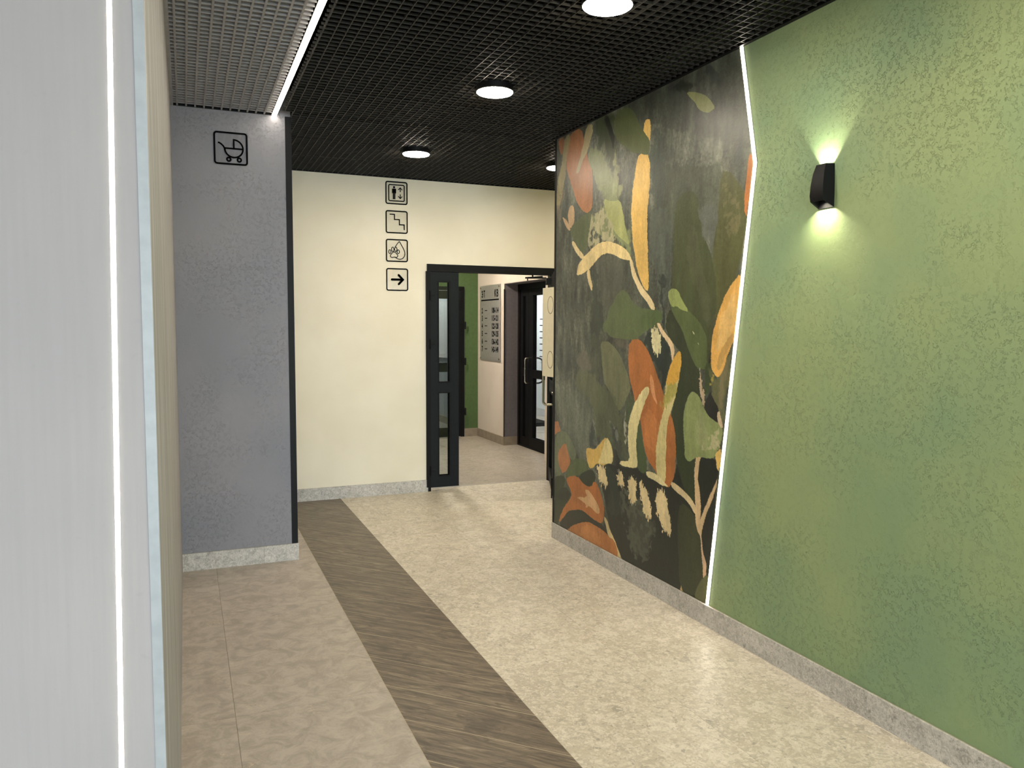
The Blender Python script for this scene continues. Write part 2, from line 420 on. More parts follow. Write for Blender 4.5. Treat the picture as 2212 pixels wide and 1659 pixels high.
struct('ceiling_2', (1.8, 7.17, 2.9), (6, 14.2, 3.0), M_white)
struct('ceiling_slab', (-2.8, BY, 3.2), (5.0, 7.2, 3.3), M_voidblk)

# ---- ceiling: open cell grid, grey on the left of the light line, black on the right
LEDX = .555
def cell_panel(nx, ny, px, py, w, h, mat, name):
    m = MB(); X, Y = nx*px, ny*py
    for i in range(nx):
        m.box((i*px-w/2, .003, 0), (i*px+w/2, Y-.003, h))
    for j in range(ny):
        m.box((.0, j*py-w/2, .002 if 0 < j < ny else .004), (X, j*py+w/2, h-.001))
    me = m.mesh(name); me.materials.append(mat); return me
GP = .605/12
grey = struct('ceiling_grey', (LX, BY, 2.955), (LEDX-.03, PY, 2.96), M_voidgry); grey['label'] = 'grey open cell grid ceiling left of the light line'
black = MB(); black.box((LEDX+.03, BY, 3.05), (RX, EY, 3.055)); black.box((PX, EY, 3.05), (RX, FY, 3.055)); black.box((RX, EY, 3.05), (4.6, FY, 3.055))
black = black.build('ceiling_black', M_voidblk); tag(black, 'black open cell grid ceiling over the hall', kind='structure')
# black panels of 12 x 12 cells
me12 = cell_panel(12, 12, GP, GP, .0046, .014, M_gridblk, 'grid_panel')
X0s = [.559+.605*i for i in range(0, 7)]
Y0s = [3.365-.605*16+.605*j for j in range(0, 23)]
def clip_panel(x0, y0, xa, xb, ya, yb, mat, w, nx=12, ny=12, gp=GP, h=.04, gap=.006):
    """panel trimmed at the walls"""
    m = MB(); X1, Y1 = x0+nx*gp, y0+ny*gp
    a, b, c, d = max(x0, xa), min(X1, xb), max(y0, ya), min(Y1, yb)
    if b-a < .02 or d-c < .02: return None
    for i in range(nx):
        x = x0+i*gp
        if a-.001 <= x <= b+.001: m.box((x-w/2-a, max(c, y0+gap)-c, 0), (x+w/2-a, min(d, Y1-gap)-c, h))
    for j in range(ny):
        y = y0+j*gp
        if c-.001 <= y <= d+.001 and not (gap == 0 and j == ny): m.box((0, y-w/2-c, .002 if 0 < j < ny or gap == 0 else .004), (b-a, y+w/2-c, h-.001))
    me = m.mesh('grid_panel'); me.materials.append(mat); return me, (a, c, H)
regions = [(LEDX+.035, RX-.02, BY, EY), (PX+.0, RX-.02, EY, FY-.005), (RX-.02, 4.58, EY+.02, FY-.005)]
for x0 in X0s:
    for y0 in Y0s:
        for (xa, xb, ya, yb) in regions:
            if x0 >= xa-.001 and x0+.605 <= xb+.001 and y0 >= ya-.001 and y0+.605 <= yb+.001:
                o = link('grid_panel', me12, None, black); o.location = (x0, y0, H)
            else:
                r = clip_panel(x0, y0, xa, xb, ya, yb, M_gridblk, .0046, h=.014, gap=.003)
                if r: o = link('grid_panel', r[0], None, black); o.location = r[1]
for k in range(19):                                   # grey panels, cells of the same size, wider flanges
    y0 = PY-.008-.605*(k+1)
    r = clip_panel(-.01-GP, y0, LX+.012, LEDX-.02, y0, y0+.605, M_gridgry, .0095, 12, 12, GP, .022, 0)
    if r: o = link('grid_panel', r[0], None, grey); o.location = r[1]
box('edge_angle', (LX, BY, H-.002), (LX+.018, PY, H+.03), M_gridgry, grey)
box('edge_angle', (LX, PY-.008, H-.001), (LEDX, PY, H+.03), M_black, grey)
box('edge_angle', (RX-.022, BY, H-.002), (RX, EY, H+.03), M_black, black); box('edge_angle', (PX, FY-.012, H-.002), (4.6, FY, H+.03), M_black, black)

# ---- trims and skirting
struct('trim_1', (PX-.035, PY-.004, BB), (PX+.004, PY, H), M_black)['label'] = 'black corner profile on the pier edge'
struct('trim_2', (LX-.0165, NY-.034, 0), (LX+.0005, NY+.004, 3.2), M_trim)['label'] = 'pale edge profile on the near wall corner'
struct('trim_3', (RX-.004, EY-.022, BB), (RX, EY+.004, H), M_black)['label'] = 'black corner profile at the far end of the mural'
struct('trim_4', (VX-.004, 9.396, BB), (VX+.0035, 9.412, 2.03), M_black)['label'] = 'black corner profile beside the plaque wall'
def skirting(name, a, b, t, mat, step=.6, first=None, h=BB):
    """a,b floor points along wall face; t = offset vector of thickness"""
    a, b = Vector(a), Vector(b); L = (b-a).length; d = (b-a)/L; t = Vector(t)
    m = MB(); fn = lambda u, v, w: (a.x+d.x*u+t.x*w, a.y+d.y*u+t.y*w, v)
    m.prism([(0, 0), (L, 0), (L, h-.001), (0, h-.001)], fn, 0, .6)
    root = m.build(name, M_grout); root['kind'] = 'structure'
    u = 0; nxt = first if first else step
    while u < L-1e-4:
        v = min(nxt, L)
        m = MB(); e = .001
        m.poly([fn(u+e/2, 0, .55), fn(v-e/2, 0, .55), fn(v-e/2, h, .55), fn(u+e/2, h, .55),
                fn(u+e/2, 0, 1), fn(v-e/2, 0, 1), fn(v-e/2, h-.002, 1), fn(u+e/2, h-.002, 1)],
               [(0, 3, 2, 1), (4, 5, 6, 7), (0, 1, 5, 4), (1, 2, 6, 5), (2, 3, 7, 6), (3, 0, 4, 7)])
        m.build('skirting_tile', mat, root)
        u = v; nxt = v+step
    return root
skirting('baseboard_right', (RX, EY, 0), (RX, BY, 0), (-.012, 0, 0), M_skirt, .6, .5)
skirting('baseboard_far', (PX, FY, 0), (DX0+.004, FY, 0), (0, -.012, 0), M_skirt, .6, .602)
skirting('baseboard_pier', (LX, PY, 0), (PX+.008, PY, 0), (0, -.012, 0), M_skirt, .3, .193)
skirting('baseboard_vestibule_right', (VX, VY, 0), (VX, 9.40, 0), (-.012, 0, 0), M_skirtfar)
skirting('baseboard_reveal', (VX-.01, 9.404, 0), (4.0, 9.404, 0), (0, -.012, 0), M_skirtfar)
skirting('baseboard_vestibule_back', (3.60, VY, 0), (VX, VY, 0), (0, -.012, 0), M_skirtfar)
skirting('baseboard_stair', (VX, 14.0, 0), (VX, VY+.12, 0), (-.012, 0, 0), M_skirtfar)
skirting('baseboard_lobby', (5.70, 14.0, 0), (5.70, 7.9, 0), (-.012, 0, 0), plain('light_grey_skirting', rgb(190, 192, 190), .5), h=.13)

# ------------------------------------------------------------------ light lines
def led_line(name, label, pts, w, fn, depth, group=None, rim=.006):
    """pts 2D in the surface; fn(u,v,d) d = distance proud of the surface"""
    root = empty(name, fn(*pts[-1], 0)); tag(root, label, 'light strip', group)
    inv = Vector(root.location)
    f2 = lambda u, v, d: tuple(Vector(fn(u, v, d))-inv)
    MB().stroke(pts, w+rim, f2, 0, depth*.55).build('channel', M_alu, root)
    MB().stroke(pts, w, f2, depth*.5, depth).build('diffuser', M_led, root)
    return root
MURAL_LED = [(3.107, H), (2.989, 2.314), (3.274, BB)]
led_line('led_light_line', 'bent white LED light line between the mural and the green wall', MURAL_LED, .019, lambda u, v, d: (RX-d, u, v), .005)
led_line('led_light_line', 'straight white LED light line in the ceiling, running to the pier', [(LEDX, BY+.01), (LEDX, PY-.004)], .026, lambda u, v, d: (u, v, H+.006-d), .010)
led_line('led_light_line', 'thin white LED light line upright in the near grey wall face', [(-.0885, H), (-.1325, 0)],   .0076, lambda u, v, d: (u, NY-.03-d, v), .0008, rim=.001)

# ------------------------------------------------------------------ ceiling downlights
def downlight(x, y, label):
    r = empty('ceiling_downlight', (x, y, H)); tag(r, label, 'ceiling light')
    MB().lathe([(.0, .045), (.098, .045), (.104, .038), (.104, -.028), (.100, -.032), (.0, -.032)], (0, 0, 0)).build('housing', M_black, r, True)
    MB().lathe([(.0, -.030), (.100, -.030), (.101, -.033), (.097, -.037), (.0, -.039)], (0, 0, 0)).build('diffuser', M_lamp, r, True)
    return r
downlight(1.61, 2.87, 'nearest round downlight in the black grid, cut by the top of the photo')
downlight(1.62, 4.145, 'middle round downlight in the black grid, above the wood look strip')
downlight(1.645, 5.84, 'farthest round downlight over the hall, in front of the cream wall')
downlight(2.86, 5.87, 'round downlight half hidden behind the mural wall')
downlight(1.61, 1.5, 'round downlight in the black grid just ahead of the entrance'); downlight(1.61, .1, 'round downlight in the black grid beside the entrance'); downlight(1.61, -1.3, 'round downlight in the black grid nearest the glazed entrance')
downlight(4.0, 5.95, 'round downlight deep in the side corridor')
for (x, y, e, c) in ((2.55, 9.0, 30, (1, .89, .76)), (3.0, 12.0, 9, (.95, .97, 1)), (4.9, 12.2, 95, (.93, .98, 1)), (4.9, 9.6, 40, (.93, .98, 1))):
    r = empty('ceiling_downlight', (x, y, 2.9)); tag(r, {30: 'round ceiling light inside the vestibule', 9: 'round ceiling light beyond the glazed door in the green wall', 95: 'round ceiling light over the mailboxes', 40: 'round ceiling light in the mailbox lobby near its door'}[e], 'ceiling light')
    MB().lathe([(.0, 0), (.15, 0), (.15, -.03), (.0, -.03)], (0, 0, 0)).build('housing', M_white, r, True)
    MB().lathe([(.0, -.028), (.14, -.028), (.135, -.045), (.0, -.05)], (0, 0, 0)).build('diffuser', emis('vestibule_diffuser', c, e*{30: 2.7, 9: 6, 95: .8, 40: .8}[e]), r, True)

# ------------------------------------------------------------------ doors
def frame_mb(x0, x1, z0, z1, w, y0, y1, top=True, bottom=False):
    m = MB(); m.box((x0, y0, z0), (x0+w, y1, z1)); m.box((x1-w, y0, z0), (x1, y1, z1)); m.box((x0+w, y0, z1-w), (x1-w, y1, z1)) if top else None
    if bottom: m.box((x0+w, y0, z0), (x1-w, y1, z0+w))
    return m
def leaf(parent, W_, H_, glasses, T=.05, name='door_leaf', loc=(0, 0, 0), rz=0, mat=None, gmat=None):
    """leaf in local x 0..W, z 0..H, y 0..T; glasses = list of (x0,x1,z0,z1)"""
    mat = mat or M_dark
    xs = sorted({0, W_}|{g[0] for g in glasses}|{g[1] for g in glasses}); zs = sorted({0, H_}|{g[2] for g in glasses}|{g[3] for g in glasses})
    m = MB()
    for i in range(len(xs)-1):
        for j in range(len(zs)-1):
            cx_, cz_ = (xs[i]+xs[i+1])/2, (zs[j]+zs[j+1])/2
            if any(g[0] < cx_ < g[1] and g[2] < cz_ < g[3] for g in glasses): continue
            m.box((xs[i], 0, zs[j]), (xs[i+1], T, zs[j+1]))
    me = m.mesh(name); bm = bmesh.new(); bm.from_mesh(me)
    bmesh.ops.remove_doubles(bm, verts=bm.verts, dist=1e-5)
    seen = {}; kill = []
    for f in bm.faces:
        k = tuple(sorted(v.index for v in f.verts))
        if k in seen: kill += [f, seen[k]]
        else: seen[k] = f
    bmesh.ops.delete(bm, geom=list(set(kill)), context='FACES_ONLY'); bmesh.ops.recalc_face_normals(bm, faces=bm.faces)
    bm.to_mesh(me); bm.free()
    o = link(name, me, mat, parent); o.location = loc; o.rotation_euler = (0, 0, rz)
    for g in glasses:
        box('pane', (g[0]-.004, T*.42, g[2]-.004), (g[1]+.004, T*.58, g[3]+.004), gmat or M_glass, o)
        b = .012
        bd = MB()
        for (ya, yb) in ((-.003, .006), (T-.006, T+.003)):
            bd.box((g[0], ya, g[2]), (g[0]+b, yb, g[3])); bd.box((g[1]-b, ya, g[2]), (g[1], yb, g[3]))
            bd.box((g[0]+b, ya, g[2]), (g[1]-b, yb, g[2]+b)); bd.box((g[0]+b, ya, g[3]-b), (g[1]-b, yb, g[3]))
        bd.build('glazing_bead', M_black, o)
    return o
def pull(parent, x, y, z0, z1, out, r=.011, mat=None, inset=0.0):
    """D pull handle: feet on face y, standing 'out' (signed)"""
    p = [(x, y, z0)]; rr = .03; s_ = 1 if out > 0 else -1
    p += [(x, y+out-s_*rr, z0)]
    for k in range(1, 6):
        a = k/6*math.pi/2; p.append((x+inset*(k/6), y+out-s_*rr+s_*rr*math.sin(a), z0+rr-rr*math.cos(a)))
    p.append((x+inset, y+out, z0+rr)); p.append((x+inset, y+out, z1-rr))
    for k in range(1, 6):
        a = k/6*math.pi/2; p.append((x+inset*(1-k/6), y+out-s_*rr+s_*rr*math.cos(a), z1-rr+rr*math.sin(a)))
    p += [(x, y+out-s_*rr, z1), (x, y, z1)]
    return MB().tube(p, r, 12).build('pull_handle', mat or M_chrome, parent, True)

# door_1: hall doorway
d1 = empty('door_1', (0, 0, 0)); tag(d1, 'black framed glazed double doorway in the cream far wall, one leaf open', kind='structure')
m = MB(); m.box((DX0, FY-.012, 0), (DX0+.03, FY+.09, DH)); m.box((DX1-.03, FY-.012, 0), (DX1, FY+.09, DH)); m.box((DX0+.03, FY-.012, DH-.068), (DX1-.03, FY+.09, DH))
m.build('door_frame', M_black, d1)
box('door_frame_lip', (DX0-.012, FY-.02, .04), (DX0+.014, FY-.0, 2.055), M_black, d1)
lf = leaf(d1, .285, 2.017, [(.079, .203, .099, .902), (.079, .203, .987, 1.937)], .055, loc=(2.093, FY-.006, .033))
for z in (.16, 1.35, 1.80): MB().tube([(.003, -.008, z-.045), (.003, -.008, z+.045)], .008, 10).build('hinge', M_black, lf, True); box('hinge_plate', (.003, -.004, z-.006), (.05, 0, z+.006), M_black, lf)
# open leaf, hinged at the right jamb and swung towards the hall
hx, hy = 3.335, 7.03; ang = math.atan2(6.25-hy, 3.005-hx)
lw = .85
ol = leaf(d1, lw, 2.0, [(.11, lw-.13, .12, .90), (.11, lw-.13, .99, 1.88)], .055, loc=(hx, hy, .035), rz=ang)
# local +x runs from hinge to lock edge; the face turned to the left of the picture is local -y
pull(ol, lw-.085, 0, .815, 1.16, -.085)
box('lock_plate', (lw, .014, .86), (lw+.003, .041, 1.12), M_chrome, ol)
MB().tube([(lw-.05, .001, .925), (lw-.05, -.012, .925)], .009, 12).build('lock_cylinder', M_chrome, ol, True)
box('floor_bolt', (lw-.02, -.012, -.02), (lw, -.001, .16), M_black, ol)
box('door_closer_body', (.06, -.045, 1.92), (.30, -.002, 1.975), M_dark, ol)
m = MB(); m.tube([(3.235, 6.985, 2.035), (3.07, 7.03, 2.022)], .008, 8); m.tube([(3.07, 7.03, 2.022), (3.235, 6.90, 2.018)], .007, 8); m.tube([(3.09, 7.02, 2.02), (3.09, 7.02, 1.995)], .006, 8); m.tube([(3.14, 7.01, 2.028), (3.14, 7.01, 2.06)], .009, 8)
m.build('door_closer_arm', M_black, d1, True)

# door_2: recessed door in the right wall of the vestibule (plane x = 4.003)
d2 = empty('door_2', (4.003, 9.408, 0)); d2.rotation_euler = (0, 0, -math.pi/2); tag(d2, 'black framed glazed door in the vestibule leading to the mailbox lobby', kind='structure')
# local x runs towards the camera (-y), local y runs to +x
WT = 1.23
m = MB(); m.box((0, -.0, 0), (.06, .07, 2.094)); m.box((WT-.06, 0, 0), (WT, .07, 2.094)); m.box((.06, 0, 2.02), (WT-.06, .07, 2.094)); m.box((.06, 0, 0), (WT-.06, .07, .02)); m.build('door_frame', M_black, d2)
l2 = leaf(d2, .26, 2.0, [(.075, .175, .10, .905), (.075, .175, .99, 1.93)], .05, loc=(.074, .01, .02), mat=M_black)
l3 = leaf(d2, .81, 2.0, [(.115, .70, .115, .895), (.115, .70, .975, 1.93)], .05, loc=(.339, .01, .02), mat=M_black, gmat=M_acr)
pull(l3, .04, 0, .815, 1.135, -.07, .009)
pull(l3, .06, .05, .815, 1.135, .07, .011, M_dark, .10)
# door_3: glazed door in the green back wall
d3 = empty('door_3', (2.55, VY-.03, 0)); tag(d3, 'black framed glazed door in the dark green back wall', kind='structure')
m = frame_mb(0, 1.05, 0, 2.096, .05, 0, .08); m.build('door_frame', M_black, d3)
l4 = leaf(d3, .95, 2.03, [(.12, .86, .11, .92), (.12, .86, 1.02, 1.93)], .05, loc=(.05, -.012, .01), mat=M_black, gmat=M_tint)
for z in (.35, 1.05, 1.55): MB().tube([(1.0, -.03, z-.05), (1.0, -.03, z+.05)], .013, 8).build('hinge', M_black, l4, True)

# ------------------------------------------------------------------ wall signs
def sign(name, label, cx_, cz_, yw, draw, side=.203, plate=M_acr):
    r = empty('wall_sign', (cx_, yw, cz_)); tag(r, label, 'sign')
    hs = side/2; fn = lambda u, v, d: (u*side, -d, v*side)
    def rr(h, q, n=6):
        out = []
        for sx, sz, a0 in ((1, -1, -90), (1, 1, 0), (-1, 1, 90), (-1, -1, 180)):
            for k in range(n+1):
                a = math.radians(a0+90*k/n); out.append((sx*(h-q)+q*math.cos(a), sz*(h-q)+q*math.sin(a)))
        return out
    MB().prism(rr(.515, .085), fn, .0, .003).build('plate', plate, r)
    MB().stroke(rr(.475, .075), .052, fn, .003, .0045, closed=True).build('border', M_ink, r)
    m = MB(); draw(m, fn, rr); m.build('pictogram', M_ink, r)
    return r
D0, D1_ = .003, .0045
def circ(cx_, cz_, r, n=22, rz=None): return [(cx_+r*math.cos(2*math.pi*k/n), cz_+(rz or r)*math.sin(2*math.pi*k/n)) for k in range(n)]
def g_pram(m, fn, rr):
    w = .05
    # bowl and hood: circle of radius .29 about (.08,-.02); hood quarter on the right
    c = (.09, .0); R_ = .27
    arc = lambda a0, a1, n=18: [(c[0]+R_*math.cos(math.radians(a0+(a1-a0)*k/n)), c[1]+R_*math.sin(math.radians(a0+(a1-a0)*k/n))) for k in range(n+1)]
    m.stroke([(c[0], c[1])]+[(c[0], c[1]+R_)]+arc(88, -80), w, fn, D0, D1_)
    m.stroke(arc(-80, -180, 10), w, fn, D0, D1_)
    m.stroke([(c[0]-R_, 0), (c[0]+R_, 0)], w, fn, D0, D1_)
    m.stroke([(-.375, .155), (-.33, .15), (-.27, .11), (-.22, .06), (c[0]-R_, -.005), (c[0]-R_+.01, -.06)], w, fn, D0, D1_, cap=0)
    for x in (-.065, .245): m.stroke(circ(x, -.335, .055, 20), w, fn, D0, D1_, closed=True)
def g_lift(m, fn, rr):
    m.stroke(rr(.35, .05), .045, fn, D0, D1_, closed=True)
    m.prism(circ(-.11, .245, .05), fn, D0, D1_)
    m.prism([(-.20, .165), (-.19, .185), (-.03, .185), (-.02, .165), (-.02, -.02), (-.05, -.02), (-.05, .12), (-.055, -.28), (-.105, -.28), (-.105, .0), (-.115, .0), (-.115, -.28), (-.165, -.28), (-.17, .12), (-.17, -.02), (-.20, -.02)][::-1], fn, D0, D1_)
    for s in (1, -1):
        m.stroke([(.17, s*.05+.0), (.17, s*.21+.0)], .035, fn, D0, D1_)
        m.stroke([(.08, s*.14), (.17, s*.235), (.26, s*.14)], .035, fn, D0, D1_)
def g_stair(m, fn, rr): m.stroke([(-.32, .33), (-.1, .33), (-.1, .11), (.12, .11), (.12, -.11), (.34, -.11), (.34, -.34)], .045, fn, D0, D1_, cap=0)
def smooth(pts, closed=False, it=2):
    for _ in range(it):
        o = [] if closed else [pts[0]]
        for i in range(len(pts) if closed else len(pts)-1):
            a, b = pts[i], pts[(i+1) % len(pts)]
            o += [(a[0]*.75+b[0]*.25, a[1]*.75+b[1]*.25), (a[0]*.25+b[0]*.75, a[1]*.25+b[1]*.75)]
        if not closed: o.append(pts[-1])
        pts = o
    return pts
def g_paw(m, fn, rr):
    w = .032
    drop = [(-.08, .14), (-.02, .25), (.05, .34), (.11, .41), (.2, .27), (.3, .10), (.36, -.05), (.37, -.17), (.32, -.29), (.22, -.37), (.1, -.385), (0, -.355), (-.09, -.28)]
    m.stroke(smooth(drop[:4]), w, fn, D0, D1_); m.stroke(smooth(drop[3:]), w, fn, D0, D1_)
    for x, z, rx, rz_ in ((-.32, -.06, .052, .085), (-.19, .05, .055, .095), (-.05, .055, .055, .095), (.06, -.05, .052, .085)):
        m.stroke([(x+rx*math.cos(2*math.pi*k/18), z+rz_*math.sin(2*math.pi*k/18)) for k in range(18)], w, fn, D0, D1_, closed=True)
    m.stroke(smooth([(-.13, -.06), (-.07, -.08), (-.02, -.14), (.04, -.2), (.03, -.28), (-.04, -.31), (-.13, -.29), (-.22, -.32), (-.3, -.28), (-.29, -.2), (-.23, -.14), (-.19, -.08)], True), w, fn, D0, D1_, closed=True)
def g_arrow(m, fn, rr):
    m.stroke([(-.24, .0), (.22, .0)], .10, fn, D0, D1_, cap=1); m.stroke([(.07, .2), (.26, .0), (.07, -.2)], .10, fn, D0, D1_, cap=1)
sign('pram', 'square sign with a black pram pictogram on the lavender grey pier', .2915, 2.648, PY-.0005, g_pram, .2)
sx = 1.79
sign('lift', 'square double bordered lift sign with a person and two arrows', sx, 2.745, FY-.0005, g_lift)
sign('stair', 'square sign with a descending staircase line', sx, 2.4865, FY-.0005, g_stair)
sign('paw', 'square sign with a paw print and a water drop', sx, 2.2315, FY-.0005, g_paw)
sign('arrow', 'square sign with a thick black arrow pointing right', sx+.001, 1.9705, FY-.0005, g_arrow)

# ------------------------------------------------------------------ flat number plaque
def text_mesh(s, size, bold=.0, xs=1.0, align='LEFT'):
    c = bpy.data.curves.new('t', 'FONT'); c.body = s; c.size = size; c.offset = bold; c.extrude = .0006; c.align_x = align; c.resolution_u = 3
    o = bpy.data.objects.new('t', c); C.objects.link(o); dg = bpy.context.evaluated_depsgraph_get()
    me = bpy.data.meshes.new_from_object(o.evaluated_get(dg)); bpy.data.objects.remove(o); bpy.data.curves.remove(c)
    vs = [(v.co.x*xs, v.co.y, v.co.z) for v in me.vertices]; fs = [tuple(p.vertices) for p in me.polygons]; bpy.data.meshes.remove(me); return vs, fs
pq = empty('number_plaque', (VX-.001, 9.89, 1.596)); tag(pq, 'brushed metal plaque listing floors and flat numbers on the pale vestibule wall', 'plaque')
box('plate', (-.012, -.375, -.508), (-.006, .375, .508), M_alu, pq)
fn = lambda x, z, d: (-.012-d, -x, z)          # local text x runs towards the camera (-y)
def put(m, s, x, z, size, align='LEFT', xs=.8, bold=.0044):
    vs, fs = text_mesh(s, size, bold, xs, align); m.poly([fn(x+a, z+b, c) for a, b, c in vs], fs)
f3 = lambda u, v, d: fn(u, v, d)
def letters(glyphs, x, z, h):
    for g_ in glyphs:
        m = MB()
        for pts, closed in LET[g_]: m.stroke([(x+a*h, z+b*h) for a, b in pts], .17*h, f3, .0002, .0014, closed=closed)
        m.build('letter', M_ink, pq); x += .78*h
arc_ = lambda cx0, cz0, rx, rz, a0, a1, n=12: [(cx0+rx*math.cos(math.radians(a0+(a1-a0)*k/n)), cz0+rz*math.sin(math.radians(a0+(a1-a0)*k/n))) for k in range(n+1)]
LET = {'EH': [(arc_(.24, .5, .23, .42, 145, -145), 0), ([(.14, .5), (.46, .5)], 0)], 'TE': [([(0, .92), (.56, .92)], 0), ([(.28, .92), (.28, 0)], 0)],
       'KA': [([(.08, 0), (.08, 1)], 0), ([(.52, 1), (.12, .48)], 0), ([(.2, .56), (.56, 0)], 0)], 'VE': [([(.08, 0), (.08, 1)], 0), ([(.08, .92)]+arc_(.26, .72, .2, .2, 90, -90)+[(.08, .52)], 0), ([(.08, .52)]+arc_(.28, .29, .23, .22, 90, -90)+[(.08, .07)], 0)]}
letters(('EH', 'TE'), -.315, .345, .098); letters(('KA', 'VE'), .175, .345, .098)
m = MB(); m.box((-.0135, -.33, .300), (-.012, .33, .318)); m.build('rule', M_ink, pq)
for k, (a, b) in enumerate((('2', '108-114'), ('3', '115-121'), ('4', '122-128'), ('5', '129-135'), ('6', '136-142'), ('7', '143-149'))):
    z = .135-k*.1045; m = MB(); put(m, a, -.31, z, .098); m.build('floor_number', M_ink, pq)
    m = MB(); put(m, b, .315, z, .098, 'RIGHT', .78); m.build('flat_numbers', M_ink, pq); box('dash', (-.0135, .10, z+.030), (-.012, .19, z+.040), M_ink, pq)
for yy in (-.345, .345):
    for zz in (-.478, .478): MB().tube([(-.013, yy, zz), (-.019, yy, zz)], .011, 12).build('screw', M_chrome, pq, True)

# ------------------------------------------------------------------ electrical cabinet behind the mural wall end
cb = empty('electrical_cabinet', (RX, EY, 1.18)); tag(cb, 'cream metal cabinet with two round knockouts, on the end of the mural wall', 'cabinet')
bevel(box('body', (.0, .003, 0), (.40, .208, .656), M_cab, cb), .003)
for z in (.127, .527):
    MB().stroke([(q[0]+.070, q[1]+z) for q in circ(0, 0, .048, 40, .062)], .0035, lambda u, v, d: (-d, u, v), 0, .0009, closed=True).build('knockout', M_line, cb)
box('door_panel', (.01, .208, .01), (.39, .213, .646), M_cab, cb)

# ------------------------------------------------------------------ mailboxes in the lobby
mbx = empty('mailbox_bank', (5.70, 11.48, .87)); tag(mbx, 'white bank of letterboxes with black slots in the bright lobby', 'mailbox')
box('body', (-.20, -.62, 0), (-.001, .52, .83), M_mail, mbx)
for k in range(7):
    for j in range(3):
        y0 = .50-.37*(j+1)+.0; z0 = .085+k*.104
        box('letterbox_door', (-.207, y0+.006, z0), (-.2, y0+.364, z0+.084), M_mail, mbx)
        box('slot', (-.2045, y0+.01, z0+.086), (-.2, y0+.36, z0+.102), M_ink, mbx)
        box('keyhole', (-.2085, y0+.05, z0+.036), (-.207, y0+.064, z0+.050), M_chrome, mbx)
mt = MB().box((4.35, 11.0, 0), (5.4, 12.6, .012)).build('door_mat', M_ink); tag(mt, 'black mat on the lobby floor by the letterboxes', 'mat')
# pale framed panel on the wall of the stair room, seen through both glazed doors
pn = empty('framed_panel', (VX-.001, 12.1, 1.05)); tag(pn, 'white framed inset panel on the grey wall beyond the glazed doors', 'panel')
box('backing', (-.012, -.4, 0), (-.001, .5, 1.1), M_white, pn)
m = MB(); m.box((-.03, -.4, 0), (-.012, -.33, 1.1)); m.box((-.03, .43, 0), (-.012, .5, 1.1)); m.box((-.03, -.33, 1.03), (-.012, .43, 1.1)); m.box((-.03, -.33, 0), (-.012, .43, .07)); m.build('frame', M_white, pn)

# ------------------------------------------------------------------ wall sconce
sc = empty('wall_sconce', (RX, 2.5405, 2.045)); tag(sc, 'black up and down wall light on the green wall', 'wall light')
# rows: z, depth, half width at front, half width at wall
rows = [(.0, .052, .037, .0425, .026), (.045, .0575, .0365, .0425, None), (.095, .055, .0345, .0415, None), (.14, .048, .031, .040, None), (.177, .036, .0265, .038, None)]
m = MB(); vs = []; fs = []; T = .003
def row(z, d, hf, hw, t, zf): return [(0, -hw+t, z), (-d+t, -hf+t*1.2, zf), (-d+t, hf-t*1.2, zf), (0, hw-t, z)]
outer = [row(z, d, a, b, 0, z+(zo if zo is not None else 0)) for z, d, a, b, zo in rows]
outer[1] = row(.045, .0575, .0365, .0425, 0, .05)
inner = [row(z, d, a, b, T, z+(zo if zo is not None else 0)) for z, d, a, b, zo in rows]; inner[1] = row(.045, .0575, .0365, .0425, T, .05)
for rws in (outer, inner):
    for q in rws: vs += q
n = len(rows)
for base, flip in ((0, 1), (4*n, -1)):
    for i in range(n-1):
        for k in range(3):
            f = (base+4*i+k, base+4*i+k+1, base+4*i+k+5, base+4*i+k+4); fs.append(f[::flip])
for k in range(3):                                   # rims joining outer and inner skins at both open ends
    fs.append((k, k+1, 4*n+k+1, 4*n+k)); fs.append((4*(n-1)+k, 4*(n-1)+k+1, 4*n+4*(n-1)+k+1, 4*n+4*(n-1)+k))
m.poly(vs, fs); m.build('housing', M_black, sc, True)
MB().prism([(-.0423, 0), (.0423, 0), (.0378, .177), (-.0378, .177)], lambda u, v, d: (-d, u, v), .0005, .0045).build('back_plate', M_black, sc)
box('divider', (-.045, -.033, .086), (-.0045, .033, .093), M_chrome, sc)
box('lens', (-.034, -.012, .083), (-.012, .012, .086), M_lens, sc); box('lens', (-.034, -.012, .093), (-.012, .012, .096), M_lens, sc)
for nm, z, rx in (('down', .036, 0), ('up', .145, math.pi)):
    l = bpy.data.lights.new('sconce_beam', 'SPOT'); l.energy = 2.5 if nm == 'down' else 2.2; l.color = (1, .93, .70); l.spot_size = math.radians(128); l.spot_blend = 1.0; l.shadow_soft_size = .004
    o = bpy.data.objects.new('sconce_beam', l); C.objects.link(o); o.parent = sc; o.location = (-.033, 0, z); o.rotation_euler = (rx, 0, 0)

# ------------------------------------------------------------------ mural
CR = {'A': (1180, 270, 5.7208), 'B': (1180, 540, 5.7208), 'C': (1180, 820, 5.7208), 'D': (1400, 680, 5.7208), 'E': (1400, 960, 5.7208),
      'F': (1180, 1040, 5.7208), 'G': (1400, 120, 5.7208), 'P': (1180, 80, 3.95), 'Q': (1180, 450, 3.95), 'R': (1180, 850, 3.529)}
def px(s):
    """'A 1,2 3,4 B 5,6' -> photo pixels measured on enlarged crops"""
    out = []; c = None
    for t in s.split():
        if t in CR: c = CR[t]; continue
        a, b = t.split(','); out.append((c[0]+float(a)/c[2], c[1]+float(b)/c[2]))
    return out
